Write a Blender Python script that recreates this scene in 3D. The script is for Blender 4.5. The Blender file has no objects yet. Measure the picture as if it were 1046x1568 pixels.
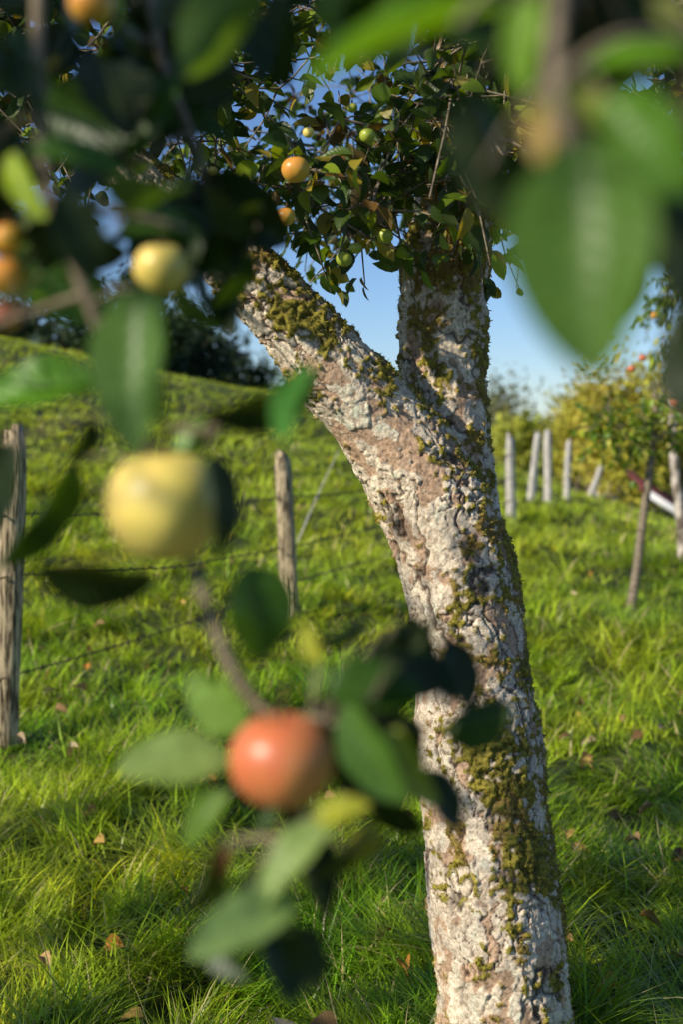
import bpy, math, random
import numpy as np
from mathutils import Vector, noise as mn
random.seed(7); rng=np.random.default_rng(7)
scene=bpy.context.scene
# ------------------------------------------------------------ camera
CAMH=1.5; F=2178.0; TH=math.atan(144/F)
cam=bpy.data.objects.new("camera",bpy.data.cameras.new("camera"))
scene.collection.objects.link(cam); scene.camera=cam
cam.location=(0,0,CAMH); cam.rotation_euler=(math.pi/2-TH,0,0)
cd=cam.data; cd.sensor_fit='VERTICAL'; cd.sensor_height=36; cd.sensor_width=24; cd.lens=50
cd.clip_start=0.05; cd.clip_end=3000
cd.dof.use_dof=True; cd.dof.focus_distance=3.2; cd.dof.aperture_fstop=3.1
def P(px,py,d):
    xc=(px-523)/F; yc=-(py-784)/F
    return np.array([xc*d, (math.cos(TH)+yc*math.sin(TH))*d, CAMH+(-math.sin(TH)+yc*math.cos(TH))*d])
# ------------------------------------------------------------ light
az=math.radians(57); el=math.radians(31)
S=np.array([-math.sin(az)*math.cos(el),-math.cos(az)*math.cos(el),math.sin(el)])
sl=bpy.data.lights.new("sun",'SUN'); sun=bpy.data.objects.new("sun",sl); scene.collection.objects.link(sun)
sl.energy=5.0; sl.angle=math.radians(0.5); sl.color=(1,0.92,0.75)
sun.rotation_euler=Vector(S).to_track_quat('Z','Y').to_euler(); sun.location=(-5,-5,8)
w=bpy.data.worlds.new("World"); scene.world=w; w.use_nodes=True
nt=w.node_tree; bg=nt.nodes["Background"]; sk=nt.nodes.new("ShaderNodeTexSky"); sk.sky_type='NISHITA'
sk.sun_disc=False; sk.sun_elevation=el; sk.sun_rotation=math.atan2(S[0],S[1]); sk.air_density=0.85; sk.dust_density=0.0; sk.ozone_density=2.0
hs=nt.nodes.new("ShaderNodeMix"); hs.data_type='RGBA'; hs.blend_type='MULTIPLY'; hs.inputs[0].default_value=1.0; hs.inputs[7].default_value=(0.76,0.92,1.20,1)
nt.links.new(sk.outputs[0],hs.inputs[6]); nt.links.new(hs.outputs[2],bg.inputs[0]); bg.inputs[1].default_value=0.10
scene.view_settings.view_transform='Standard'; scene.view_settings.look='None'; scene.view_settings.exposure=0
# ------------------------------------------------------------ helpers
def link(o,parent=None):
    scene.collection.objects.link(o)
    if parent: o.parent=parent
    return o
def empty(name,loc=(0,0,0)):
    e=bpy.data.objects.new(name,None); e.empty_display_size=0.2
    scene.collection.objects.link(e); return e
def fastmesh(name,V,Q,mat,parent=None,col=None,luv=None,smooth=True):
    me=bpy.data.meshes.new(name); V=np.asarray(V,dtype=np.float32); Q=np.asarray(Q,dtype=np.int32)
    me.vertices.add(len(V)); me.vertices.foreach_set("co",V.ravel())
    me.loops.add(Q.size); me.loops.foreach_set("vertex_index",Q.ravel())
    me.polygons.add(len(Q)); me.polygons.foreach_set("loop_start",np.arange(0,Q.size,Q.shape[1],dtype=np.int32))
    me.update(calc_edges=True)
    if smooth: me.polygons.foreach_set("use_smooth",np.ones(len(Q),dtype=bool))
    if col is not None:
        a=me.color_attributes.new("Col",'FLOAT_COLOR','POINT')
        c=np.ones((len(V),4),dtype=np.float32); c[:,:3]=col; a.data.foreach_set("color",c.ravel())
    if luv is not None:
        a=me.attributes.new("luv",'FLOAT_VECTOR','POINT'); a.data.foreach_set("vector",np.asarray(luv,dtype=np.float32).ravel())
    me.materials.append(mat)
    o=bpy.data.objects.new(name,me); return link(o,parent)
def nrm(a): return a/np.maximum(np.linalg.norm(a,axis=-1,keepdims=True),1e-9)
def leaf_template(nl=5,across=(-1,0,1),fold=0.25,curl=0.18,wav=0.0,pw=0.8,ex=0.82):
    t=np.linspace(0,1,nl+1); wd=np.maximum(np.sin(np.pi*t**ex),0.0)**pw; wd=np.maximum(wd,0.03); wd[-1]=0.02
    V=[];U=[]
    for i,ti in enumerate(t):
        for a in across:
            x=a*wd[i]*0.5
            V.append((x,ti,fold*abs(x)-curl*ti*ti+wav*math.sin(ti*14+a*2)*abs(a)*0.5)); U.append((a,ti,0))
    k=len(across); Q=[]
    for i in range(nl):
        for j in range(k-1):
            Q.append((i*k+j,i*k+j+1,(i+1)*k+j+1,(i+1)*k+j))
    return np.array(V),np.array(Q),np.array(U)
def instances(name,tpl,pos,Y,N,L,W,col,mat,parent=None,smooth=True):
    TV,TQ,TU=tpl; n=len(pos); Y=nrm(Y); X=nrm(np.cross(Y,N)); Z=np.cross(X,Y)
    T=TV[None]
    V=pos[:,None,:]+X[:,None,:]*(T[:,:,0:1]*W[:,None,None])+Y[:,None,:]*(T[:,:,1:2]*L[:,None,None])+Z[:,None,:]*(T[:,:,2:3]*L[:,None,None])
    Q=TQ[None]+(np.arange(n)*len(TV))[:,None,None]
    U=np.repeat(TU[None],n,0).copy(); U[:,:,2]=rng.random(n)[:,None]
    C=np.repeat(col[:,None,:],len(TV),1)
    return fastmesh(name,V.reshape(-1,3),Q.reshape(-1,TQ.shape[1]),mat,parent,C.reshape(-1,3),U.reshape(-1,3),smooth)
def resample(pts,n):
    pts=np.array(pts,dtype=float); m=len(pts); out=[]
    ext=np.vstack([2*pts[0]-pts[1],pts,2*pts[-1]-pts[-2]])
    for k in range(n):
        u=k/(n-1)*(m-1); i=min(int(u),m-2); f=u-i
        p0,p1,p2,p3=ext[i],ext[i+1],ext[i+2],ext[i+3]
        out.append(0.5*((2*p1)+(-p0+p2)*f+(2*p0-5*p1+4*p2-p3)*f*f+(-p0+3*p1-3*p2+p3)*f**3))
    return np.array(out)
def tube(pts,rad,ns,V,Q):
    pts=np.asarray(pts,float); n=len(pts)
    tan=nrm(np.gradient(pts,axis=0)); ref=np.array([0.31,0.9,0.28]) if abs(tan[0][1])<0.8 else np.array([1,0,0.2])
    a=np.arange(ns)/ns*2*math.pi; base=len(V)
    for i in range(n):
        x=nrm(np.cross(tan[i],ref)); y=np.cross(tan[i],x)
        for k in range(ns): V.append(pts[i]+rad[i]*(x*math.cos(a[k])+y*math.sin(a[k])))
    for i in range(n-1):
        for k in range(ns):
            k2=(k+1)%ns; Q.append((base+i*ns+k,base+i*ns+k2,base+(i+1)*ns+k2,base+(i+1)*ns+k))
    return base
def tubes_mesh(name,lst,ns,mat,parent=None):
    V=[];Q=[]
    for p,r in lst: tube(p,r,ns,V,Q)
    return fastmesh(name,V,Q,mat,parent)
# ------------------------------------------------------------ materials
def newmat(name):
    m=bpy.data.materials.new(name); m.use_nodes=True; t=m.node_tree
    for n in list(t.nodes): t.nodes.remove(n)
    out=t.nodes.new("ShaderNodeOutputMaterial"); return m,t,out
def N(t,ty,**k):
    n=t.nodes.new(ty)
    for a,b in k.items(): setattr(n,a,b)
    return n
def mix(t,a,b,f,mode='MIX'):
    m=t.nodes.new("ShaderNodeMix"); m.data_type='RGBA'; m.blend_type=mode
    for s,v in ((m.inputs[6],a),(m.inputs[7],b),(m.inputs[0],f)):
        if hasattr(v,'links'): t.links.new(v,s)
        elif isinstance(v,(tuple,list)): s.default_value=(*v,1)
        else: s.default_value=v
    return m.outputs[2]
def mathn(t,op,a,b=0.0,clamp=False):
    m=t.nodes.new("ShaderNodeMath"); m.operation=op; m.use_clamp=clamp
    for s,v in ((m.inputs[0],a),(m.inputs[1],b)):
        if hasattr(v,'links'): t.links.new(v,s)
        else: s.default_value=v
    return m.outputs[0]
def foliage_mat(name,rough=0.45,trans=0.35,veins=False,tcol=(1.6,1.5,0.5),spec=0.5):
    m,t,out=newmat(name); at=N(t,"ShaderNodeAttribute",attribute_name="Col"); col=at.outputs[0]
    no=N(t,"ShaderNodeTexNoise"); no.inputs["Scale"].default_value=60
    col=mix(t,col,mix(t,(0.55,0.55,0.5),(1.45,1.4,1.3),no.outputs[0]),1.0,'MULTIPLY')
    h=None
    if veins:
        lu=N(t,"ShaderNodeAttribute",attribute_name="luv"); sp=N(t,"ShaderNodeSeparateXYZ"); t.links.new(lu.outputs[1],sp.inputs[0])
        aa=mathn(t,'ABSOLUTE',sp.outputs[0]); u=mathn(t,'SUBTRACT',sp.outputs[1],mathn(t,'MULTIPLY',aa,0.22))
        fr=mathn(t,'PINGPONG',mathn(t,'MULTIPLY',u,9.0),0.5); v1=mathn(t,'LESS_THAN',fr,0.07); v2=mathn(t,'LESS_THAN',aa,0.05)
        v=mathn(t,'MAXIMUM',v1,v2); col=mix(t,col,mix(t,col,(0.25,0.32,0.12),0.5),mathn(t,'MULTIPLY',v,0.35)); h=fr
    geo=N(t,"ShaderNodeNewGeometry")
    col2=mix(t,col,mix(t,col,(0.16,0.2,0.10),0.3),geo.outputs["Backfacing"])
    b=N(t,"ShaderNodeBsdfPrincipled"); t.links.new(col2,b.inputs["Base Color"]); b.inputs["Roughness"].default_value=rough
    b.inputs["Specular IOR Level"].default_value=spec
    if h is not None:
        bp=N(t,"ShaderNodeBump"); bp.inputs["Strength"].default_value=0.3; bp.inputs["Distance"].default_value=0.002
        t.links.new(h,bp.inputs["Height"]); t.links.new(bp.outputs[0],b.inputs["Normal"])
    tr=N(t,"ShaderNodeBsdfTranslucent"); t.links.new(mix(t,col,tcol,1.0,'MULTIPLY'),tr.inputs[0])
    ms=N(t,"ShaderNodeMixShader"); ms.inputs[0].default_value=trans
    t.links.new(b.outputs[0],ms.inputs[1]); t.links.new(tr.outputs[0],ms.inputs[2]); t.links.new(ms.outputs[0],out.inputs[0])
    return m
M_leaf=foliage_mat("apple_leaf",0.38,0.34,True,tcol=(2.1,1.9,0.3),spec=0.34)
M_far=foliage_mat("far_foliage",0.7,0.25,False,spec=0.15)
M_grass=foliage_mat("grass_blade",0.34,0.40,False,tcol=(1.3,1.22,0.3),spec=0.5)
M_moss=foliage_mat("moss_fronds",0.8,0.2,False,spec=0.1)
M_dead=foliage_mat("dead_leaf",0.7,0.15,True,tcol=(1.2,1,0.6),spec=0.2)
def bark_mat():
    m,t,out=newmat("apple_bark"); at=N(t,"ShaderNodeAttribute",attribute_name="Col")
    tc=N(t,"ShaderNodeTexCoord")
    n1=N(t,"ShaderNodeTexNoise"); n1.inputs["Scale"].default_value=120; n1.inputs["Detail"].default_value=8; n1.inputs["Roughness"].default_value=0.75
    t.links.new(tc.outputs["Object"],n1.inputs[0])
    mr=N(t,"ShaderNodeMapRange"); mr.inputs[1].default_value=0.34; mr.inputs[2].default_value=0.56; t.links.new(n1.outputs[0],mr.inputs[0])
    col=mix(t,at.outputs[0],mix(t,(0.50,0.41,0.32),(1.20,1.18,1.14),mr.outputs[0]),1.0,'MULTIPLY')
    b=N(t,"ShaderNodeBsdfPrincipled"); t.links.new(col,b.inputs[0]); b.inputs["Roughness"].default_value=0.7; b.inputs["Specular IOR Level"].default_value=0.35
    n2=N(t,"ShaderNodeTexNoise"); n2.inputs["Scale"].default_value=170; n2.inputs["Detail"].default_value=8; n2.inputs["Roughness"].default_value=0.7
    t.links.new(tc.outputs["Object"],n2.inputs[0])
    bp=N(t,"ShaderNodeBump"); bp.inputs["Strength"].default_value=0.8; bp.inputs["Distance"].default_value=0.0045
    t.links.new(n2.outputs[0],bp.inputs["Height"]); t.links.new(bp.outputs[0],b.inputs["Normal"]); t.links.new(b.outputs[0],out.inputs[0]); return m
M_bark=bark_mat()
def simple(name,c1,c2,scale,rough=0.85,stretch=(1,1,1),bump=0.3,dist=0.005,lo=0.32,hi=0.68):
    m,t,out=newmat(name); tc=N(t,"ShaderNodeTexCoord"); mp=N(t,"ShaderNodeMapping"); mp.inputs["Scale"].default_value=stretch
    t.links.new(tc.outputs["Object"],mp.inputs[0]); n=N(t,"ShaderNodeTexNoise"); n.inputs["Scale"].default_value=scale; n.inputs["Detail"].default_value=8
    n.inputs["Roughness"].default_value=0.65
    t.links.new(mp.outputs[0],n.inputs[0]); cr=N(t,"ShaderNodeValToRGB"); cr.color_ramp.elements[0].position=lo; cr.color_ramp.elements[1].position=hi
    cr.color_ramp.elements[0].color=(*c1,1); cr.color_ramp.elements[1].color=(*c2,1); t.links.new(n.outputs[0],cr.inputs[0])
    b=N(t,"ShaderNodeBsdfPrincipled"); t.links.new(cr.outputs[0],b.inputs[0]); b.inputs["Roughness"].default_value=rough; b.inputs["Specular IOR Level"].default_value=0.25
    bp=N(t,"ShaderNodeBump"); bp.inputs["Strength"].default_value=bump; bp.inputs["Distance"].default_value=dist
    t.links.new(n.outputs[0],bp.inputs["Height"]); t.links.new(bp.outputs[0],b.inputs["Normal"]); t.links.new(b.outputs[0],out.inputs[0]); return m
M_twig=simple("twig_bark",(0.06,0.04,0.028),(0.42,0.34,0.24),60)
M_fgtwig=simple("green_twig",(0.12,0.09,0.06),(0.34,0.27,0.18),80)
M_wood=simple("weathered_wood",(0.04,0.025,0.012),(0.76,0.60,0.38),16,stretch=(5,5,0.45),bump=1.0,dist=0.02,lo=0.42,hi=0.56)
M_palewood=simple("pale_post_wood",(0.38,0.34,0.30),(0.74,0.70,0.63),14,stretch=(6,6,0.7),lo=.42,hi=.6)
M_patchbark=simple("patchy_bark",(0.12,0.09,0.06),(0.60,0.52,0.44),14,stretch=(1,1,0.6),lo=.42,hi=.56)
M_wire=simple("rusty_wire",(0.04,0.025,0.02),(0.10,0.07,0.05),80,rough=0.6)
M_soil=simple("meadow_soil",(0.015,0.02,0.006),(0.07,0.09,0.015),5,bump=0.6,dist=0.03)
M_roof=simple("red_roof",(0.12,0.03,0.03),(0.2,0.05,0.05),8)
M_white=simple("white_fascia",(0.7,0.7,0.7),(0.8,0.8,0.8),5)
M_plaster=simple("plaster",(0.4,0.36,0.3),(0.5,0.46,0.4),5)
def apple_mat(name,base,blush,lo,hi,dirv=(-0.6,-0.5,0.4)):
    m,t,out=newmat(name); tc=N(t,"ShaderNodeTexCoord"); 
    vm=N(t,"ShaderNodeVectorMath",operation='DOT_PRODUCT'); vm.inputs[1].default_value=dirv
    t.links.new(tc.outputs["Normal"],vm.inputs[0])
    mp=N(t,"ShaderNodeMapping"); mp.inputs["Scale"].default_value=(60,60,14); t.links.new(tc.outputs["Object"],mp.inputs[0])
    n=N(t,"ShaderNodeTexNoise"); n.inputs["Scale"].default_value=1; n.inputs["Detail"].default_value=5; t.links.new(mp.outputs[0],n.inputs[0])
    s=mathn(t,'ADD',vm.outputs["Value"],mathn(t,'MULTIPLY',mathn(t,'SUBTRACT',n.outputs[0],0.5),1.2))
    mr=N(t,"ShaderNodeMapRange"); mr.inputs[1].default_value=lo; mr.inputs[2].default_value=hi; t.links.new(s,mr.inputs[0])
    b=N(t,"ShaderNodeBsdfPrincipled"); t.links.new(mix(t,base,blush,mr.outputs[0]),b.inputs[0]); b.inputs["Roughness"].default_value=0.36
    b.inputs["Subsurface Weight"].default_value=0.05; b.inputs["Subsurface Radius"].default_value=(0.01,0.006,0.002)
    t.links.new(b.outputs[0],out.inputs[0]); return m
M_yel=apple_mat("yellow_apple_skin",(0.88,0.72,0.16),(0.88,0.58,0.18),0.2,1.4)
M_red=apple_mat("red_apple_skin",(0.70,0.36,0.10),(0.68,0.18,0.07),-0.6,0.6)
M_grn=apple_mat("green_apple_skin",(0.38,0.46,0.05),(0.5,0.42,0.07),0.4,1.5)
M_orn=apple_mat("orange_apple_skin",(0.75,0.50,0.06),(0.75,0.28,0.05),-0.3,0.9)
M_stem=simple("apple_stem",(0.06,0.035,0.02),(0.12,0.08,0.04),100)
# ------------------------------------------------------------ apple
def apple(name,c,r,mat,parent,squash=0.92,tilt=0.15,seg=28):
    prof=[]
    for i in range(19):
        a=math.pi*i/18; rr=r*math.sin(a); z=r*squash*math.cos(a)
        rr*=1+0.06*math.cos(a)
        z-=r*0.28*math.exp(-(rr/(r*0.28))**2)*(1 if i<9 else 0)
        z+=r*0.17*math.exp(-(rr/(r*0.25))**2)*(1 if i>9 else 0)
        prof.append((rr,z))
    V=[];Q=[]
    for rr,z in prof:
        for k in range(seg):
            a=2*math.pi*k/seg; q=rr*(1+0.025*math.cos(5*a)*(0.4+0.6*(z<0))); V.append((q*math.cos(a),q*math.sin(a),z))
    for i in range(18):
        for k in range(seg):
            k2=(k+1)%seg; Q.append((i*seg+k,(i+1)*seg+k,(i+1)*seg+k2,i*seg+k2))
    o=fastmesh(name,V,Q,mat,parent); o.location=c; o.rotation_euler=(random.uniform(-tilt,tilt),random.uniform(-tilt,tilt),random.uniform(-0.5,0.5))
    tubes_mesh(name+"_stem",[([(0,0,r*0.55),(0.001,0,r*0.8),(r*0.05,0,r*1.15),(r*0.1,0,r*1.45)],[0.0018]*4)],6,M_stem,o)
    return o
# ------------------------------------------------------------ terrain
def terr(x,y):
    x=np.asarray(x,float); y=np.asarray(y,float)
    s=(np.clip(y-2,0,None)/23)**1.6; y0=27; s0=((y0-2)/23)**1.6
    s=np.where(y>y0-2,s0-(s0-((y0-4)/23)**1.6)*np.exp(-(np.clip(y-y0+2,0,None))/2.2),s)
    s=s*np.where(y>y0,np.exp(-(y-y0)/70),1)
    lin=np.where(x<0,1.5-0.19*np.maximum(x,-25),1.5-0.33*x); lin=np.maximum(lin,-1.3+0.0*x)
    b=0.022*np.sin(x*3.1+y*1.7)+0.018*np.sin(x*5.3-y*4.1+1)+0.03*np.sin(y*1.3+x*0.6+2)
    b=b+0.05*np.sin(x*0.9+y*0.8)*np.sin(y*0.7-x*0.5+1)*np.clip((y-6)/6,0,1)
    return s*lin+b*np.clip(1.2-np.abs(y-8)/40,0,1)
def hit(px,py):
    d=2.0
    while d<90:
        p=P(px,py,d)
        if p[2]<float(terr(p[0],p[1])): return p,d
        d+=0.03
    return P(px,py,28),28
gu=np.linspace(-1,1,261); gx=gu*12+np.sign(gu)*np.abs(gu)**5*900
gv=np.linspace(0,1,301); gy=-12+gv*55+gv**6*1400
GX,GY=np.meshgrid(gx,gy); GZ=terr(GX,GY)
V=np.stack([GX,GY,GZ],-1).reshape(-1,3); nx=len(gx)
I=np.arange((len(gy)-1)*nx).reshape(len(gy)-1,nx)[:,:-1].ravel()
ground=fastmesh("ground",V,np.stack([I,I+1,I+nx+1,I+nx],-1),M_soil)
# ------------------------------------------------------------ grass
def vnoise(x,y,sc,seed=0):
    r=np.random.default_rng(seed).random((64,64)); u=x*sc; v=y*sc; i=np.floor(u).astype(int); j=np.floor(v).astype(int); f=u-i; g=v-j
    f=f*f*(3-2*f); g=g*g*(3-2*g); a=r[i%64,j%64]; b=r[(i+1)%64,j%64]; c=r[i%64,(j+1)%64]; d=r[(i+1)%64,(j+1)%64]
    return (a*(1-f)+b*f)*(1-g)+(c*(1-f)+d*f)*g
def grass():
    n=260000
    u=rng.random(n); y=2.7*(34/2.7)**(u**1.05)
    x=(rng.random(n)*2-1)*(0.29*y+0.45)
    cl=vnoise(x,y,6,1)*0.5+vnoise(x,y,15,11)*0.5; keep=(rng.random(n)<np.clip((cl-0.30)*2.8,0.05,1))
    x=x[keep];y=y[keep]; n=len(x); cl=cl[keep]
    z=terr(x,y)-0.005
    h=vnoise(x,y,2.3,2); h2=vnoise(x,y,0.5,3)
    L=(0.045+0.15*h*cl*1.6+0.05*rng.random(n))*(0.7+0.6*h2)
    L*=np.clip(1.1-(y-6)/60,0.6,1.1); tall=rng.random(n)<0.04; L[tall]*=1.5
    W=0.0058*np.clip(y/4.6,0.8,4.0)*(0.4+0.9*rng.random(n))
    lean=0.25+1.4*rng.random(n)**1.1; wind=vnoise(x,y,3.2,8)*9.0; a=wind+rng.normal(size=n)*1.0
    D=np.stack([np.cos(a)*lean,np.sin(a)*lean,np.ones(n)],-1)
    Nn=np.stack([-np.cos(a),-np.sin(a),lean],-1)+0.4*rng.normal(size=(n,3))
    g=vnoise(x,y,1.1,5)[:,None]*0.5+vnoise(x,y,4.5,15)[:,None]*0.5; g=np.clip((g-0.2)*1.6,0,1); r=rng.random((n,1))
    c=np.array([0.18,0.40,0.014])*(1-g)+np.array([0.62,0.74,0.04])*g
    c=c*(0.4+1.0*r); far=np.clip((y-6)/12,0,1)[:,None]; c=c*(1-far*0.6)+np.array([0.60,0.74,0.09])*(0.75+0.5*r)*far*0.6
    straw=rng.random(n)<0.06; c[straw]=np.array([0.72,0.62,0.32])
    t=np.array([0,0.35,0.7,1.0]); wv=np.array([0.8,1.0,0.65,0.04]); TV=[];TU=[]
    for ti,wi in zip(t,wv):
        for s in (-1,1): TV.append((s*wi*0.5,ti,-0.42*ti*ti)); TU.append((s,ti,0))
    TQ=[(2*i,2*i+1,2*i+3,2*i+2) for i in range(3)]
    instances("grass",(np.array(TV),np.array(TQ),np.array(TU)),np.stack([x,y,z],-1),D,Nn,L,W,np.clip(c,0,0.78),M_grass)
grass()
def fallen():
    n=90; y=2.9*(16/2.9)**rng.random(n); x=(rng.random(n)*2-1)*(0.28*y+0.3)
    for (px,py) in [(510,1413),(50,1290),(868,1312),(880,1322),(932,1290),(1002,1276),(190,1492),(150,1270),(130,1080),(160,975),(120,1180),(960,1125),(620,1515),(270,1470),(60,1510),(1030,1355),(905,1180),(25,1150),(160,1330),(130,1020),(980,1330)]:
        p,d=hit(px,py); x=np.append(x,p[0]); y=np.append(y,p[1])
    n=len(x); z=terr(x,y)+0.055+0.04*rng.random(n); a=rng.random(n)*6.28
    Y=np.stack([np.cos(a),np.sin(a),0.5*rng.normal(size=n)],-1); Nn=np.stack([0.6*rng.normal(size=n),-0.4+0.6*rng.normal(size=n),np.ones(n)],-1)
    pal=np.array([[0.32,0.19,0.09],[0.48,0.30,0.15],[0.28,0.15,0.07],[0.52,0.34,0.10],[0.55,0.42,0.28],[0.6,0.27,0.05]]); c=pal[rng.integers(0,6,n)]*(0.7+0.5*rng.random((n,1)))
    instances("fallen_leaves",leaf_template(6,(-1,-0.5,0,0.5,1),0.7,0.45,0.08),np.stack([x,y,z],-1),Y,Nn,0.045+0.03*rng.random(n),0.03+0.02*rng.random(n),c,M_dead)
fallen()
# ------------------------------------------------------------ main tree trunk
PX=1/F
tree=empty("apple_tree")
def limb(rows):
    pts=[];rad=[]
    for (x,y,r,d) in rows: pts.append(P(x,y,d)); rad.append(r*d*PX)
    pr=np.hstack([np.array(pts),np.array(rad)[:,None]]); n=max(12,len(rows)*6); rs=resample(pr,n)
    return rs[:,:3],rs[:,3]
trunkL=limb([(800,1760,150,3.2),(785,1660,118,3.2),(775,1568,104,3.2),(768,1450,102,3.2),(748,1300,99,3.2),(736,1150,96,3.2),(720,1000,92,3.2),(703,900,91,3.2),(672,800,88,3.19),(625,708,82,3.18),(560,622,74,3.15),(500,556,68,3.12),(438,484,60,3.1),(370,412,52,3.08),(300,345,46,3.05),(220,280,40,3.0),(130,205,34,2.95),(40,120,27,2.9),(-60,30,20,2.85)])
trunkR=limb([(708,920,82,3.22),(710,830,62,3.25),(702,750,58,3.28),(690,680,60,3.3),(681,610,66,3.32),(679,540,68,3.33),(680,460,66,3.33),(683,400,62,3.34),(690,330,55,3.35),(694,250,48,3.37),(697,170,43,3.4),(700,90,38,3.42),(704,0,33,3.45),(712,-120,26,3.5),(722,-300,16,3.55)])
def build_trunk():
    V=[];Q=[]
    for pts,rad in (trunkL,trunkR):
        rad=np.array([r*(1+0.09*mn.noise(Vector(p)*6)) for p,r in zip(pts,rad)])
        base=tube(pts,rad,28,V,Q); n=len(pts)
        for e,idx in ((0,0),(1,n-1)):
            c=len(V); V.append(pts[idx])
            for k in range(28):
                k2=(k+1)%28; a=base+idx*28+k; b=base+idx*28+k2
                Q.append((c,b,a,a) if e==0 else (c,a,b,b))
    me=bpy.data.meshes.new("tmp"); me.from_pydata([tuple(v) for v in V],[],[tuple(dict.fromkeys(q)) for q in Q]); me.update()
    o=bpy.data.objects.new("tmp",me); scene.collection.objects.link(o)
    md=o.modifiers.new("r",'REMESH'); md.mode='VOXEL'; md.voxel_size=0.0036
    sm=o.modifiers.new("s",'SMOOTH'); sm.iterations=6; sm.factor=0.5
    dg=bpy.context.evaluated_depsgraph_get(); ev=o.evaluated_get(dg); m2=bpy.data.meshes.new_from_object(ev)
    bpy.data.objects.remove(o)
    nv=len(m2.vertices); co=np.empty(nv*3,dtype=np.float32); m2.vertices.foreach_get("co",co); co=co.reshape(-1,3)
    no=np.empty(nv*3,dtype=np.float32); m2.vertex_normals.foreach_get("vector",no); no=no.reshape(-1,3)
    fork=P(640,690,3.2)
    col=np.zeros((nv,4),dtype=np.float32); col[:,3]=1; new=co.copy(); mossm=np.zeros(nv)
    pale=np.array([0.86,0.73,0.57]); pale2=np.array([0.72,0.60,0.47]); red=np.array([0.50,0.30,0.18]); crackc=np.array([0.045,0.024,0.012])
    m1=np.array([0.33,0.28,0.035]); m2c=np.array([0.11,0.10,0.014]); m3=np.array([0.30,0.18,0.06])
    dl=np.full(nv,9.0); dr=np.full(nv,9.0)
    for p,r in zip(trunkL[0][60::2],trunkL[1][60::2]): dl=np.minimum(dl,np.linalg.norm(co-p,axis=1)-r)
    for p,r in zip(trunkR[0][12::2],trunkR[1][12::2]): dr=np.minimum(dr,np.linalg.norm(co-p,axis=1)-r)
    ss=lambda a,b,x: (lambda t:t*t*(3-2*t))(min(1,max(0,(x-a)/(b-a))))
    for i in range(nv):
        x,y,z=map(float,co[i]); n=no[i]; p=Vector((x,y,z)); nx_,nz_=float(n[0]),float(n[2])
        left = z>fork[2]-0.06 and dl[i]<dr[i]
        if left: al=(z-x)*0.707; ac=(z+x)*0.707; q=Vector((ac*34,y*34,al*14))
        else: q=Vector((x*34+z*6,y*34,z*14))
        q=q+mn.noise_vector(p*14)*0.9+mn.noise_vector(p*50)*0.4
        n1=mn.noise(p*4.5); n2=mn.noise(p*15); n3=mn.noise(p*60); n4=mn.noise(p*130); n5=mn.noise(p*9+Vector((5,5,5)))
        ds,pt=mn.voronoi(q); e=ds[1]-ds[0]; c0=pt[0]; dv=q-c0
        hsh=(math.sin(c0[0]*12.9+c0[1]*78.2+c0[2]*37.7)*43758.5)%1.0; h2=(hsh*17.3)%1; h3=(hsh*41.7)%1
        wd=0.05+0.15*max(0,0.3+n5); ck=ss(0.0,wd,e)
        ds2,pt2=mn.voronoi(q*2.3+Vector((3,1,7))); e2=ds2[1]-ds2[0]; g0=pt2[0]; hs2=(math.sin(g0[0]*12.9+g0[1]*78.2+g0[2]*37.7)*43758.5)%1.0
        ck2=ss(0.0,0.12,e2)
        fis=abs(mn.noise(Vector((q[0]*0.33,q[1]*0.33,q[2]*0.20)))); fs=1-ss(0.0,0.055,fis)
        tilt=(dv[0]*(h2-0.5)+dv[2]*(h3-0.5))*2
        deep=ss(-0.3,0.3,n5+0.3*n1)
        disp=-0.006*(1-ck)*(0.3+0.7*deep)+0.0044*(hsh-0.5)*ck+0.0036*tilt*ck+0.0018*(hs2-0.5)-0.001*(1-ck2)-0.006*fs+0.0014*n3+0.0008*n4+0.012*n1+0.003*n5
        if left: bias=-0.06+0.55*nz_
        elif z>fork[2]: bias=0.17+0.10*nx_
        else: bias=-0.17+0.20*nx_+0.15*nz_
        sn=mn.noise(Vector((q[0]*0.5,q[1]*0.5,q[2]*0.35)))
        mo=ss(0.0,0.22,0.4*n1+0.6*n2+0.8*n3+0.3*n5+0.9*sn+bias+0.18*(1-ck)-0.06)
        disp+=mo*(0.0025+0.005*n3+0.003*n4)
        k=ss(0.6,0.8,hs2); c=pale*(1-k)+pale2*k
        if hsh<0.20 or n2+0.4*n3>0.36: c=red*0.75+c*0.25
        c=c*(0.88+0.22*h2+0.18*hs2-0.08+0.2*n3)
        dk=max((1-ss(0.0,wd*0.6,e+0.03*n4))*(0.35+0.65*deep),fs*0.9,(1-ss(0,0.06,e2))*0.45*deep); c=c*(1-dk)+crackc*dk
        t=min(1,max(0,0.5+n3*1.1+n4*0.7)); mc=m2c*(1-t)+m1*t
        if n5+n3*0.5<0.05: mc=mc*0.45+m3*0.55
        c=c*(1-mo)+mc*mo
        col[i,:3]=np.clip(c,0.008,0.86); new[i]=co[i]+n*disp; mossm[i]=mo
    m2.vertices.foreach_set("co",new.ravel()); a=m2.color_attributes.new("Col",'FLOAT_COLOR','POINT'); a.data.foreach_set("color",col.ravel())
    m2.polygons.foreach_set("use_smooth",np.ones(len(m2.polygons),dtype=bool)); m2.materials.clear(); m2.materials.append(M_bark); m2.update()
    t=bpy.data.objects.new("trunk",m2); link(t,tree)
    idx=np.nonzero(mossm>0.5)[0]; idx=rng.choice(idx,30000); n=len(idx)
    D=no[idx]*0.7+0.8*rng.normal(size=(n,3)); D[:,2]-=0.15
    c=np.where(rng.random((n,1))<0.42,np.array([[0.33,0.21,0.07]]),np.array([[0.33,0.30,0.035]]))*(0.4+1.1*rng.random((n,1)))
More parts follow.
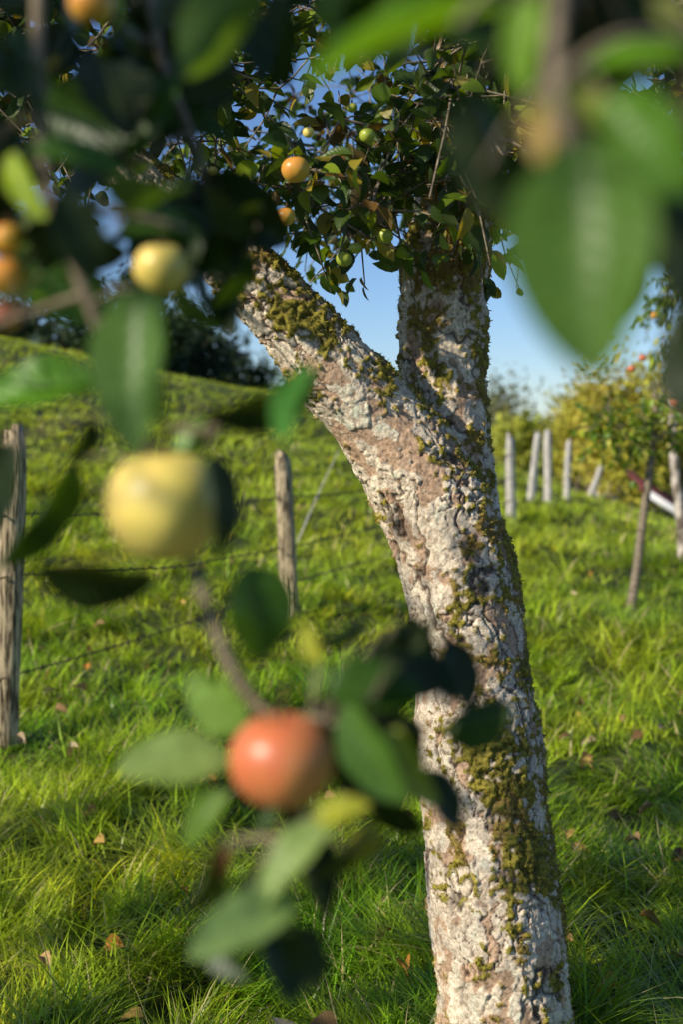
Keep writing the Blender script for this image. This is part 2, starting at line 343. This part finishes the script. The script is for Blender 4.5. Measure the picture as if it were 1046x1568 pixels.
    TV=np.array([(-.5,0,0),(.5,0,0),(-.45,.5,0),(.45,.5,0),(-.05,1,-.2),(.05,1,-.2)]); TQ=np.array([(0,1,3,2),(2,3,5,4)]); 
    instances("moss",(TV,TQ,TV*0),new[idx]-no[idx]*0.001,D,rng.normal(size=(n,3)),0.003+0.007*rng.random(n),0.0016+0.0018*rng.random(n),c,M_moss,tree)
build_trunk()
# ------------------------------------------------------------ crown generator
LITPTS=trunkL[0][6:80:2]
GL=[]
for px in range(30,480,75):
    for py in (690,760,840,930,1020,1100): GL.append(hit(px,py)[0])
for px,py in [(800,760),(900,790),(1000,830),(960,1040),(860,1060),(250,1300),(120,1400),(560,1450)]: GL.append(hit(px,py)[0])
GL=np.array(GL)
def sunblock(pos,pts,rad):
    out=np.zeros(len(pos),bool)
    for c in pts:
        v=c[None]-pos; t=-(v@S); d=np.linalg.norm(v+t[:,None]*S[None],axis=1); out|=(d<rad)&(t>0.02)
    return out
LT=leaf_template(5,(-1,0,1),0.3,0.25)
def crown(parent,seeds,srad,targets,twn,lpt,cols,leaf=(0.05,0.028),clear=(),name="foliage",tw=M_twig,maxlen=9):
    nodes=list(map(np.array,seeds)); rads=list(srad); seeds=np.array(seeds)
    dist=np.array([np.min(np.linalg.norm(seeds-t,axis=1)) for t in targets]); order=np.argsort(dist); br=[]; lp=[];ld=[];ln=[]
    for oi in order:
        T=targets[oi]; A=np.array(nodes); dd=np.linalg.norm(A-T,axis=1); j=int(np.argmin(dd)); s=A[j]; L=dd[j]
        if L<0.02 or L>maxlen: continue
        r0=min(rads[j]*0.75,0.005+0.016*L); m=5; pts=[s]
        bend=rng.normal(size=3)*0.10*L; bend[2]+=0.10*L
        for k in range(1,m+1):
            f=k/m; p=s+(T-s)*f+bend*math.sin(math.pi*f)+rng.normal(size=3)*0.022*L; pts.append(p)
        rr=np.linspace(r0,0.0025,m+1); br.append((np.array(pts),rr))
        for k in range(2,m+1): nodes.append(pts[k]); rads.append(rr[k])
        pts=np.array(pts)
        for q in range(twn):
            f=rng.random()**0.6*(m-0.01); i=int(f); b=pts[i]+(pts[i+1]-pts[i])*(f-i) if i<m else pts[-1]
            dr=nrm(rng.normal(size=3)*np.array([1,1,0.7])+0.5*nrm(T-s)); l=0.10+0.17*rng.random()
            e=b+dr*l+np.array([0,0,-0.03]); mid=(b+e)/2+rng.normal(size=3)*0.012
            br.append((np.array([b,mid,e]),np.array([0.0030,0.0022,0.0014])))
            for w_ in range(lpt):
                g=0.25+0.75*rng.random(); pp=b+(e-b)*g
                dv=nrm(dr*0.5+rng.normal(size=3)); dv[2]-=0.35; lp.append(pp+dv*0.012); ld.append(dv); nn=rng.normal(size=3); nn[2]+=0.9; ln.append(nn)
    lp=np.array(lp);ld=np.array(ld);ln=np.array(ln)
    for (pts_,rad_,pr_) in clear:
        blk=sunblock(lp,pts_,rad_)&(rng.random(len(lp))<pr_); lp=lp[~blk];ld=ld[~blk];ln=ln[~blk]
    n=len(lp); cols=np.array(cols); c=cols[rng.integers(0,len(cols),n)]*(0.6+0.8*rng.random((n,1)))
    L=leaf[0]*(0.6+0.7*rng.random(n)); W=leaf[1]*(0.6+0.7*rng.random(n))*1.0
    tubes_mesh("branches",br,5,tw,parent)
    instances(name,LT,lp,ld,ln,L,W,c,M_leaf,parent)
    return n
green=[(0.035,0.075,0.010),(0.045,0.095,0.012),(0.07,0.13,0.014),(0.03,0.06,0.010),(0.05,0.09,0.013),(0.06,0.12,0.012),(0.12,0.20,0.016),(0.22,0.31,0.02),(0.03,0.06,0.010),(0.32,0.26,0.03),(0.16,0.08,0.025)]
def ell(n,c,r,zmin=None,inner=0.0):
    out=[]
    while len(out)<n:
        v=rng.uniform(-1,1,3); q=np.linalg.norm(v)
        if q>1 or q<inner: continue
        p=np.array(c)+v*np.array(r)
        if zmin is not None and p[2]<zmin(p): continue
        out.append(p)
    return np.array(out)
def zlow(p):
    return 1.5+ (0.098 if abs(p[0]-0.15)<0.55 else 0.125)*p[1] +0.06*max(0,-p[0]-0.5)+0.12
tg=ell(300,(0.1,4.1,3.0),(2.8,2.4,1.5),zlow)
tg2=ell(115,(0.05,3.9,2.35),(1.6,1.6,0.5),zlow)
tg3=ell(45,(0.4,3.4,2.35),(0.9,0.6,0.35),zlow)
tg4=ell(35,(-0.55,2.95,2.35),(0.45,0.35,0.22))  # leaves added sunward of the right stem to shade it
tg5=ell(34,(-2.4,2.5,2.9),(0.7,0.6,0.35))  # leaves added out of view to shade the lower right ground
low=np.array([P(540,365,3.0),P(590,330,2.9),P(500,340,3.2),P(445,300,2.9),P(400,300,2.95),P(470,250,2.8),P(520,180,2.8),P(800,260,3.3),P(770,200,3.2),P(760,310,3.1),P(820,320,3.3),P(640,220,2.9),P(690,150,2.9),P(730,230,2.95),P(680,60,2.8),P(740,120,2.9),P(300,150,3.2),P(340,220,3.3),P(380,120,3.1),P(320,60,3.2),P(620,280,3.0),P(740,270,3.0)])
tg=np.vstack([tg,tg2,tg3,tg4,tg5,low])
seeds=np.vstack([trunkL[0][78:],trunkR[0][44:]]); srad=np.concatenate([trunkL[1][78:],trunkR[1][44:]])
crown(tree,seeds,srad,tg,5,5,green,(0.052,0.034),clear=((LITPTS,0.10,0.92),(GL,0.2,0.6)))
for (px,py,r,d,m) in [(452,260,22,2.65,M_orn),(437,332,15,2.7,M_orn),(563,208,12,2.65,M_grn),(472,203,9,2.7,M_yel),(590,362,13,2.9,M_grn),(527,397,13,2.9,M_grn),(545,380,10,2.9,M_grn),(325,262,8,3,M_yel),(105,262,8,4,M_yel),(540,165,8,2.8,M_grn),(345,130,9,2.9,M_grn),(830,330,9,3.1,M_grn)]:
    apple("apple",P(px,py,d),r*d*PX,m,tree)
t2=empty("apple_tree")
tp=np.array([[-4.9,0.6,-0.1],[-4.85,0.62,0.8],[-4.7,0.7,1.7],[-4.6,0.8,2.4],[-4.5,0.9,3.2]]); rs=resample(np.hstack([tp,np.array([[.17],[.13],[.11],[.08],[.04]])]),20)
tubes_mesh("trunk",[(rs[:,:3],rs[:,3])],14,M_twig,t2)
AP=np.array([P(250,775,0.93),P(432,1165,0.9),P(200,760,.93),P(300,760,.93),P(390,1150,.9),P(470,1150,.9)])
FG=np.array([P(200,560,0.8),P(200,640,.8),P(60,590,0.98),P(0,600,.98),P(260,1170,0.9),P(210,1170,0.9),P(320,1080,0.95),P(450,1300,0.85),P(350,1400,.85),P(400,1360,.85),P(440,610,.82),P(300,680,.9),P(580,1170,.87),P(520,1240,.86),P(880,420,0.5),P(900,300,0.5),P(880,500,.5),P(950,100,0.6),P(1000,230,.55),P(900,170,.56),P(600,50,0.6),P(680,40,.6),P(960,85,.58),P(30,290,.9),P(245,410,1.1),P(5,425,1.0),P(800,60,.6),P(140,5,1.0)])
tt=np.vstack([ell(110,(-4.4,0.9,3.1),(2.1,2.0,1.0)),ell(80,(-1.25,0.35,2.6),(1.0,0.7,0.3)),ell(30,(-2.9,1.2,2.9),(0.7,0.6,0.3))])  # last two clusters added out of view to shade foreground leaves and near ground
crown(t2,rs[8:,:3],rs[8:,3],tt,5,8,green,(0.065,0.042),clear=((LITPTS,0.14,0.97),(AP,0.085,1.0),(FG,0.07,1.0),(GL,0.22,0.85)))
# ------------------------------------------------------------ foreground branches
LTF=leaf_template(16,(-1,-0.66,-0.33,0,0.33,0.66,1),0.28,0.16,0.03,pw=0.62,ex=0.9)
def fg_branch(stems,leaves,apples,rand):
    E=empty("apple_branch"); tb=[]; nodes=[]
    for rows in stems:
        pr=np.array([list(P(x,y,d))+[r] for (x,y,d,r) in rows]); rs=resample(pr,len(rows)*6); tb.append((rs[:,:3],rs[:,3])); nodes.append(rs[:,:3])
    nodes=np.vstack(nodes); pos=[];Y=[];Nn=[];L=[];W=[];C=[]
    def add(b,t,w,nv,c):
        pos.append(b);Y.append(t-b);Nn.append(nv);L.append(np.linalg.norm(t-b));W.append(w);C.append(c)
        j=np.argmin(np.linalg.norm(nodes-b,axis=1)); a=nodes[j]
        if np.linalg.norm(a-b)<0.16: tb.append((np.array([a,(a+b)/2+np.array([0,0,0.004]),b]),np.array([0.0013,0.001,0.0009])))
    for (bx,by,tx,ty,w,d0,d1,nv,c) in leaves:
        b=P(bx,by,d0); t=P(tx,ty,d1); add(b,t,w*(d0+d1)/2*PX,np.array(nv,float),c)
    for (px,py,sx,sy,d,sd,n,L0,cc) in rand:
        for _ in range(n):
            b=P(px+rng.normal()*sx,py+rng.normal()*sy,d+rng.normal()*sd); dv=nrm(rng.normal(size=3)+np.array([0,0,-0.5])); l=L0*(0.75+0.5*rng.random())
            nn=rng.normal(size=3)+np.array([-0.1,-0.4,0.5])
            mid=(b+dv*l*0.5)[None]
            if sunblock(mid,AP,0.065)[0] or sunblock(mid,FG,0.035)[0]: continue
            add(b,b+dv*l,l*0.62,nn,np.array(cc[rng.integers(0,len(cc))])*(0.6+0.7*rng.random()))
    instances("leaves",LTF,np.array(pos),np.array(Y),np.array(Nn),np.array(L),np.array(W),np.array(C,float),M_leaf,E)
    tubes_mesh("stems",tb,7,M_fgtwig,E)
    for (px,py,r,d,m) in apples: apple("apple",P(px,py,d),r*d*PX,m,E,0.99 if m is M_yel else 0.93,seg=40)
    return E
g1=(0.05,0.13,0.014); g2=(0.03,0.075,0.010); g3=(0.12,0.23,0.02); gshade=(0.014,0.030,0.007); yg=(0.48,0.50,0.05); pg=(0.28,0.40,0.12)  # darkest green has the foreground shade put into its colour
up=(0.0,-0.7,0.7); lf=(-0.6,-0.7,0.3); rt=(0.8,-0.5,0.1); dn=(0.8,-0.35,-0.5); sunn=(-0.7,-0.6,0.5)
dark=[gshade,g2,gshade]; mid=[g1,g2,g3,gshade]
fg_branch(
 [[(60,-80,0.95,.005),(58,120,0.95,.0045),(75,300,0.93,.004),(130,450,0.92,.004),(200,620,0.94,.0035),(255,760,0.97,.0035),(300,880,0.94,.0035),(335,980,0.92,.004),(368,1045,0.92,.0045),(410,1090,0.92,.003),(480,1100,0.92,.0025),(560,1120,0.9,.002)],
  [(130,450,0.92,.003),(40,480,0.95,.002),(-60,520,0.97,.002)],[(75,300,0.93,.003),(200,330,0.95,.003),(290,350,0.95,.002)],
  [(410,1090,0.92,.002),(470,1230,0.9,.002),(430,1290,0.88,.002)],[(200,620,0.94,.002),(300,660,0.92,.002),(440,600,0.88,.0015)]],
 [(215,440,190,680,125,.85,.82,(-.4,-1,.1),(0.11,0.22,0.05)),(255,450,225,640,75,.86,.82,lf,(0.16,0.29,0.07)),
  (150,590,-40,600,100,1.0,1.0,sunn,(0.12,0.31,0.02)),(490,570,325,660,115,.86,.84,dn,gshade),(482,560,420,660,80,.84,.80,sunn,(0.07,0.24,0.04)),  # bright last leaf stands in for the sunlit part of the dark one
  (350,640,250,715,75,.97,.96,sunn,(0.16,0.35,0.04)),(60,870,235,905,115,.9,.9,dn,gshade),(110,700,10,890,110,1.0,1.0,dn,g2),
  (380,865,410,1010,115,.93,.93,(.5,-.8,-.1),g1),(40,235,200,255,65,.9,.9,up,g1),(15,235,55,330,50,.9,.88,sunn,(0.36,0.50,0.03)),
  (40,350,190,400,90,1.0,1.0,dn,gshade),(180,350,310,350,65,.95,.95,sunn,g1),(60,420,160,485,85,1.0,1.0,sunn,g1),(-20,450,110,440,60,1.0,1.0,sunn,(0.22,0.40,0.03)),
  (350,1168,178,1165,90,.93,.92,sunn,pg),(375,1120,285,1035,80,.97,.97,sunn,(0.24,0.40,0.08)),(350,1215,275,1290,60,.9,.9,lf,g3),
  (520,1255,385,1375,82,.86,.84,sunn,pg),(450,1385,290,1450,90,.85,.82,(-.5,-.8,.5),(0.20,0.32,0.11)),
  (470,1350,590,1260,115,.88,.88,dn,gshade),(330,1290,290,1420,95,.9,.9,dn,gshade),(510,1100,690,960,115,.9,.92,dn,gshade),(500,1060,650,1050,95,.9,.9,sunn,g1),
  (530,1080,610,1235,85,.88,.86,lf,(0.09,0.20,0.03)),(640,1180,715,1270,70,.92,.92,dn,gshade),(600,1110,660,1240,60,.9,.88,sunn,(0.32,0.38,0.08)),
  (610,950,560,1070,95,.95,.95,dn,gshade),(560,945,470,1000,75,.95,.95,dn,g2),(490,1015,462,955,38,.93,.93,sunn,yg),(480,1070,497,1015,35,.94,.94,sunn,g3),
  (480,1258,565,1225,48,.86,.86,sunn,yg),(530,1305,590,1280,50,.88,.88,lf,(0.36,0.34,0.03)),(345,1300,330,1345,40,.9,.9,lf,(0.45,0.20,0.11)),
  (315,690,350,860,90,.89,.89,dn,gshade),(640,970,610,1120,85,.93,.93,dn,gshade),(430,1240,520,1410,100,.9,.9,dn,gshade),(560,1130,650,1180,85,.91,.91,dn,gshade),(570,990,680,1060,85,.93,.93,dn,gshade),
  (140,640,110,720,65,1.0,1.0,dn,gshade),(330,620,300,700,60,.96,.96,dn,gshade),(480,1100,560,1230,85,.95,.95,dn,gshade)],
 [(252,775,90,.93,M_yel),(432,1165,81,.9,M_red),(246,412,42,1.1,M_yel),(5,425,34,1.0,M_orn),(140,5,36,1.0,M_orn),(8,485,24,1.0,M_red),(10,365,24,1.0,M_orn)],
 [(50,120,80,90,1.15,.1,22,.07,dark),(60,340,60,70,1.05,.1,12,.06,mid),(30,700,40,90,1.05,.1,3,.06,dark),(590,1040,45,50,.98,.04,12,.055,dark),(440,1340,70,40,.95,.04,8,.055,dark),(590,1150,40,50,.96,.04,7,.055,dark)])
fg_branch(
 [[(230,-120,1.2,.006),(240,60,1.2,.005),(290,200,1.2,.004),(330,300,1.2,.003),(390,350,1.2,.002)],[(290,200,1.2,.003),(180,250,1.2,.002),(100,150,1.2,.002)]],
 [(400,310,320,390,115,1.15,1.15,dn,gshade),(300,280,440,370,105,1.2,1.2,dn,gshade),(240,300,300,420,105,1.2,1.2,dn,gshade)],[],
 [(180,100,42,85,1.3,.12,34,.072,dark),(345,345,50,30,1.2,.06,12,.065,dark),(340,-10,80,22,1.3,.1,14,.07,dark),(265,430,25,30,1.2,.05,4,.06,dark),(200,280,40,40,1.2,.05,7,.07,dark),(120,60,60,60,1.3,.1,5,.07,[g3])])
fg_branch(
 [[(862,-120,.62,.0045),(855,0,.6,.004),(850,130,.56,.0035),(870,230,.53,.003)],[(850,130,.56,.0035),(950,60,.56,.002),(1080,60,.58,.002)],[(855,0,.6,.003),(760,-20,.6,.002),(700,40,.6,.002)]],
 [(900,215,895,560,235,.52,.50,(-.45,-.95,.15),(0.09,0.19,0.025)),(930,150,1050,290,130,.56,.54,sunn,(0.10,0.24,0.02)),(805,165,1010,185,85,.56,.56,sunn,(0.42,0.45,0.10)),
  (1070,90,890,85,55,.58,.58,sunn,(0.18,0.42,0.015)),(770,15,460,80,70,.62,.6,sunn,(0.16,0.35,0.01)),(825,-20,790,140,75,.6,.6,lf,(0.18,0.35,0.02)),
  (850,150,820,250,65,.57,.57,lf,(0.40,0.26,0.06)),(1000,0,1060,40,50,.6,.6,sunn,(0.38,0.44,0.08)),(740,260,860,300,80,.6,.6,dn,gshade),(1000,300,1060,500,100,.6,.6,dn,gshade)],[],
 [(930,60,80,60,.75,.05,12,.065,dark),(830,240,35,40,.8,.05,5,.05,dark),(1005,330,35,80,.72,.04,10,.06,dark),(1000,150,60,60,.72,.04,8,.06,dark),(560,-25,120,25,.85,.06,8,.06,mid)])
# ------------------------------------------------------------ fence
fence=empty("barbed_wire_fence")
def post(bx,by,tx,ty,wpx,mat,i):
    g,d=hit(bx,by); t=P(tx,ty,d); t[1]=g[1]+ (t[1]-g[1])*0.3; r=wpx*0.5*d*PX
    n=16; ns=18; V=[];Q=[]; ax=t-g; L=np.linalg.norm(ax)
    for k in range(n+1):
        f=k/n; c=g+ax*f+np.array([0,0,-0.12])*(1-f)
        for j in range(ns):
            a=2*math.pi*j/ns; q=r*(1+0.16*mn.noise(Vector((math.cos(a)*1.3+i*7,math.sin(a)*1.3,f*1.5)))+0.22*mn.noise(Vector((math.cos(a)*4+i*7,math.sin(a)*4,f*2))))*(1.08-0.18*f)
            if k>=n-1: q*=0.93 if k==n-1 else 0.75
            zz=(0.06*L*mn.noise(Vector((j*1.7,i*3.3,0))) +0.5*r*math.cos(a+i)) if k==n else 0
            V.append(c+np.array([math.cos(a)*q,math.sin(a)*q,zz]))
    for k in range(n):
        for j in range(ns):
            j2=(j+1)%ns; Q.append((k*ns+j,k*ns+j2,(k+1)*ns+j2,(k+1)*ns+j))
    c=len(V); V.append(t); 
    for j in range(0,ns,2): Q.append((c,n*ns+j,n*ns+(j+1)%ns,n*ns+(j+2)%ns))
    fastmesh("post_%d"%i,V,Q,mat,fence); return g,t,d
p1=post(2,1150,26,662,44,M_wood,1); p2=post(446,945,432,692,27,M_wood,2)
pf=[post(784,797,781,667,14,M_palewood,3),post(812,768,824,663,11,M_palewood,4),post(840,770,839,661,12,M_palewood,5),post(868,765,871,675,10,M_palewood,6),
    post(900,762,922,712,10,M_palewood,7),post(912,762,932,706,10,M_palewood,8),post(938,764,950,700,11,M_palewood,9),post(930,762,936,690,8,M_palewood,10)]
p0=(np.array([-2.6,2.4,0.0]),np.array([-2.6,2.4,1.3]),2)
def post_world(g,h,i):
    V=[];Q=[]; tube([g+np.array([0,0,-.1]),g+np.array([0,0,h*.5]),g+np.array([.02,0,h-.02]),g+np.array([.02,0,h])],[.055,.055,.052,.03],12,V,Q); fastmesh("post_%d"%i,V,Q,M_wood,fence)
post_world(p0[0],1.25,0)
wires=[]
def wire(pts,barb=0.11):
    for a,b in zip(pts[:-1],pts[1:]):
        a=np.array(a);b=np.array(b);L=np.linalg.norm(b-a); n=max(8,int(L/0.35)); f=np.linspace(0,1,n)[:,None]
        l=a+(b-a)*f+np.array([0,0,-0.012*L])*np.sin(np.pi*f); off=np.array([0,-0.06,0]); l=l+off
        l[1:-1]+=rng.normal(size=(n-2,3))*0.003
        wires.append((l,np.full(n,0.0038)))
        if L<8:
            k=int(L/barb)
            for q in range(k):
                u=(q+0.5)/k*(n-1); i=int(u); c=l[i]+(l[min(i+1,n-1)]-l[i])*(u-i)
                for s_ in range(2):
                    dv=nrm(rng.normal(size=3))*0.018; wires.append((np.array([c-dv,c,c+dv]),np.array([.002,.0035,.002])))
d1=p1[2];d2=p2[2];d3=pf[0][2]
def onp(p,f): return p[0]+(p[1]-p[0])*f
for (y1,y2,y3) in [(785,762,695),(878,838,730),(1033,893,765)]:
    wire([onp((p0[0],p0[1]),(1150-y1)/490*1.0),P(22 if y1<900 else 14,y1,d1),P(430,y2,d2),P(783,y3,d3)])
tubes_mesh("wires",wires,5,M_wire,fence)
stick=empty("dry_stalks"); 
g,d=hit(440,880); tubes_mesh("stalks",[(np.array([P(455,830,d*.98),P(485,760,d*.98),P(518,690,d*.98)]),np.array([.006,.005,.003]))],5,M_palewood,stick)
# ------------------------------------------------------------ young trees right
def young(rows,crowns,cols,n_tw,lpt,leaf,apples,nameparent="young_apple_tree",mat=M_twig):
    E=empty(nameparent); pts,rad=limb(rows); tubes_mesh("trunk",[(pts,rad)],9,mat,E)
    T=np.vstack([ell(k,c,r) for (k,c,r) in crowns]); h=len(pts)//2
    crown(E,pts[h:],rad[h:],T,n_tw,lpt,cols,leaf)
    for (p,r,m) in apples: apple("apple",p,r,m,E,seg=14)
    return E
g,d=hit(965,938)
ylw=[(0.26,0.38,0.03),(0.36,0.44,0.04),(0.12,0.22,0.02),(0.44,0.40,0.05),(0.08,0.16,0.015)]
young([(965,945,8,d),(975,880,7,d),(985,800,6.5,d),(996,720,6,d),(1003,660,5,d),(1005,600,4,d)],[(26,P(990,640,d),(0.36,0.4,0.34)),(8,P(925,655,d),(0.2,0.3,0.15))],ylw,4,5,(0.065,0.04),
   [(P(968,565,d-.4),.028,M_red),(P(985,548,d-.4),.026,M_red),(P(1036,615,d-.4),.034,M_red)])
g,d=hit(1042,858)
young([(1048,865,9,d),(1044,800,8,d),(1037,740,8,d),(1032,680,7,d),(1034,600,7,d),(1050,520,7,d),(1060,420,7,d)],[(80,P(1085,470,d),(0.66,0.9,0.66)),(50,P(1120,250,d),(0.95,1.0,0.6))],green[:8]+ylw[:2],4,6,(0.075,0.045),[(P(1002,483,d-1),.03,M_orn)],mat=M_patchbark)
# ------------------------------------------------------------ distant vegetation
LTS=leaf_template(2,(-1,0,1),0.3,0.2)
def mass(name,blobs,cols,leaf,dens):
    E=empty(name); pos=[];tr=[]; C=[]
    for (c,r) in blobs:
        c=np.array(c,float); r=np.array(r,float); k=int(dens*r[0]*r[2]); sub=[c+nrm(rng.normal(size=3))*r*rng.uniform(0.2,0.8) for _ in range(14)]
        col=np.array(cols[rng.integers(0,len(cols))])
        for s in sub:
            q=rng.normal(size=(k//14,3))*r*0.24; pos.append(s+q); C.append(np.repeat(col[None],len(q),0)*rng.uniform(0.65,1.3))
        gz=float(terr(c[0],c[1])); base=np.array([c[0],c[1],gz-0.3])
        tr.append((np.array([base,(base+c)/2+rng.normal(size=3)*0.1,c]),np.array([.03,.022,.01])*r[2]*1.3))
        for s in sub[:9]: tr.append((np.array([(base+c)/2,(c+s)/2,s]),np.array([.018,.01,.004])*r[2]))
    pos=np.vstack(pos);C=np.vstack(C);n=len(pos)
    instances("foliage",LTS,pos,rng.normal(size=(n,3)),rng.normal(size=(n,3))+np.array([0,0,.5]),leaf*(.6+.8*rng.random(n)),leaf*.7*(.6+.8*rng.random(n)),np.clip(C*(.6+.8*rng.random((n,1))),0,.7),M_far,E)
    tubes_mesh("trunks",tr,6,M_twig,E)
bl=[]
for px,top,dd in [(-60,400,52),(20,420,55),(90,440,50),(150,430,48),(205,420,52),(255,450,50),(280,450,56),(310,470,55),(350,510,60),(400,545,62),(450,570,60),(500,590,62),(560,600,60),(620,620,60),(-130,380,55),(-220,380,55)]:
    t=P(px,top,dd); z0=float(terr(t[0],t[1])); h=(t[2]-z0)/2; bl.append(((t[0],t[1],z0+h*1.0),(1.5,1.5,h)))
mass("distant_trees",bl,[(0.03,0.06,0.025),(0.04,0.08,0.03),(0.025,0.05,0.03),(0.08,0.12,0.03)],0.28,400)
bl=[]
for px,top,dd,rr in [(765,550,46,1.2),(790,590,44,1.0),(740,580,50,1.2),(820,625,44,.9),(850,615,50,1.0)]:
    t=P(px,top,dd); z0=float(terr(t[0],t[1])); h=(t[2]-z0)/2; bl.append(((t[0],t[1],z0+h),(rr,rr,h)))
mass("background_trees",bl,[(0.22,0.23,0.11),(0.28,0.28,0.13)],0.16,420)
bl=[]
for px,top,dd,rr in [(780,630,36,.7),(800,625,36,.7),(820,635,36,.7),(850,635,36,.7),(880,590,35,.8),(905,560,34,.9),(930,545,33,1.0),(890,560,38,1.0),(965,540,33,1.1),(1010,540,34,1.2),(1060,530,33,1.3),(950,620,32,.8),(1000,630,32,.8),(1120,540,33,1.3),(1200,540,33,1.3)]:
    t=P(px,top,dd); z0=float(terr(t[0],t[1])); h=max(.5,(t[2]-z0)/2); bl.append(((t[0],t[1],z0+h),(rr,rr,h)))
mass("hedge",bl,[(0.58,0.56,0.08),(0.62,0.50,0.09),(0.42,0.52,0.08),(0.62,0.44,0.10),(0.50,0.58,0.10)],0.15,1200)
# ------------------------------------------------------------ shed
shed=empty("red_roof_shed")
a=P(972,742,29); b=P(1110,815,27)
def box(name,c,s,mat,rot=(0,0,0)):
    V=np.array([(x,y,z) for x in(-.5,.5) for y in(-.5,.5) for z in(-.5,.5)])*np.array(s); Q=[(0,1,3,2),(4,6,7,5),(0,4,5,1),(2,3,7,6),(0,2,6,4),(1,5,7,3)]
    o=fastmesh(name,V,Q,mat,shed,smooth=False); o.location=c; o.rotation_euler=rot; return o
ang=math.atan2(b[2]-a[2],b[0]-a[0]); L=math.hypot(b[2]-a[2],b[0]-a[0]); mc=(a+b)/2
box("roof",mc+np.array([0,1.2,0.12]),(L,2.6,0.08),M_roof,(0.14,-ang,0)); box("fascia",mc+np.array([0,-0.15,-0.10]),(L,0.05,0.13),M_white,(0,-ang,0))
box("walls",mc+np.array([0.1,1.3,-1.35]),(L*0.8,2.2,1.4),M_plaster)
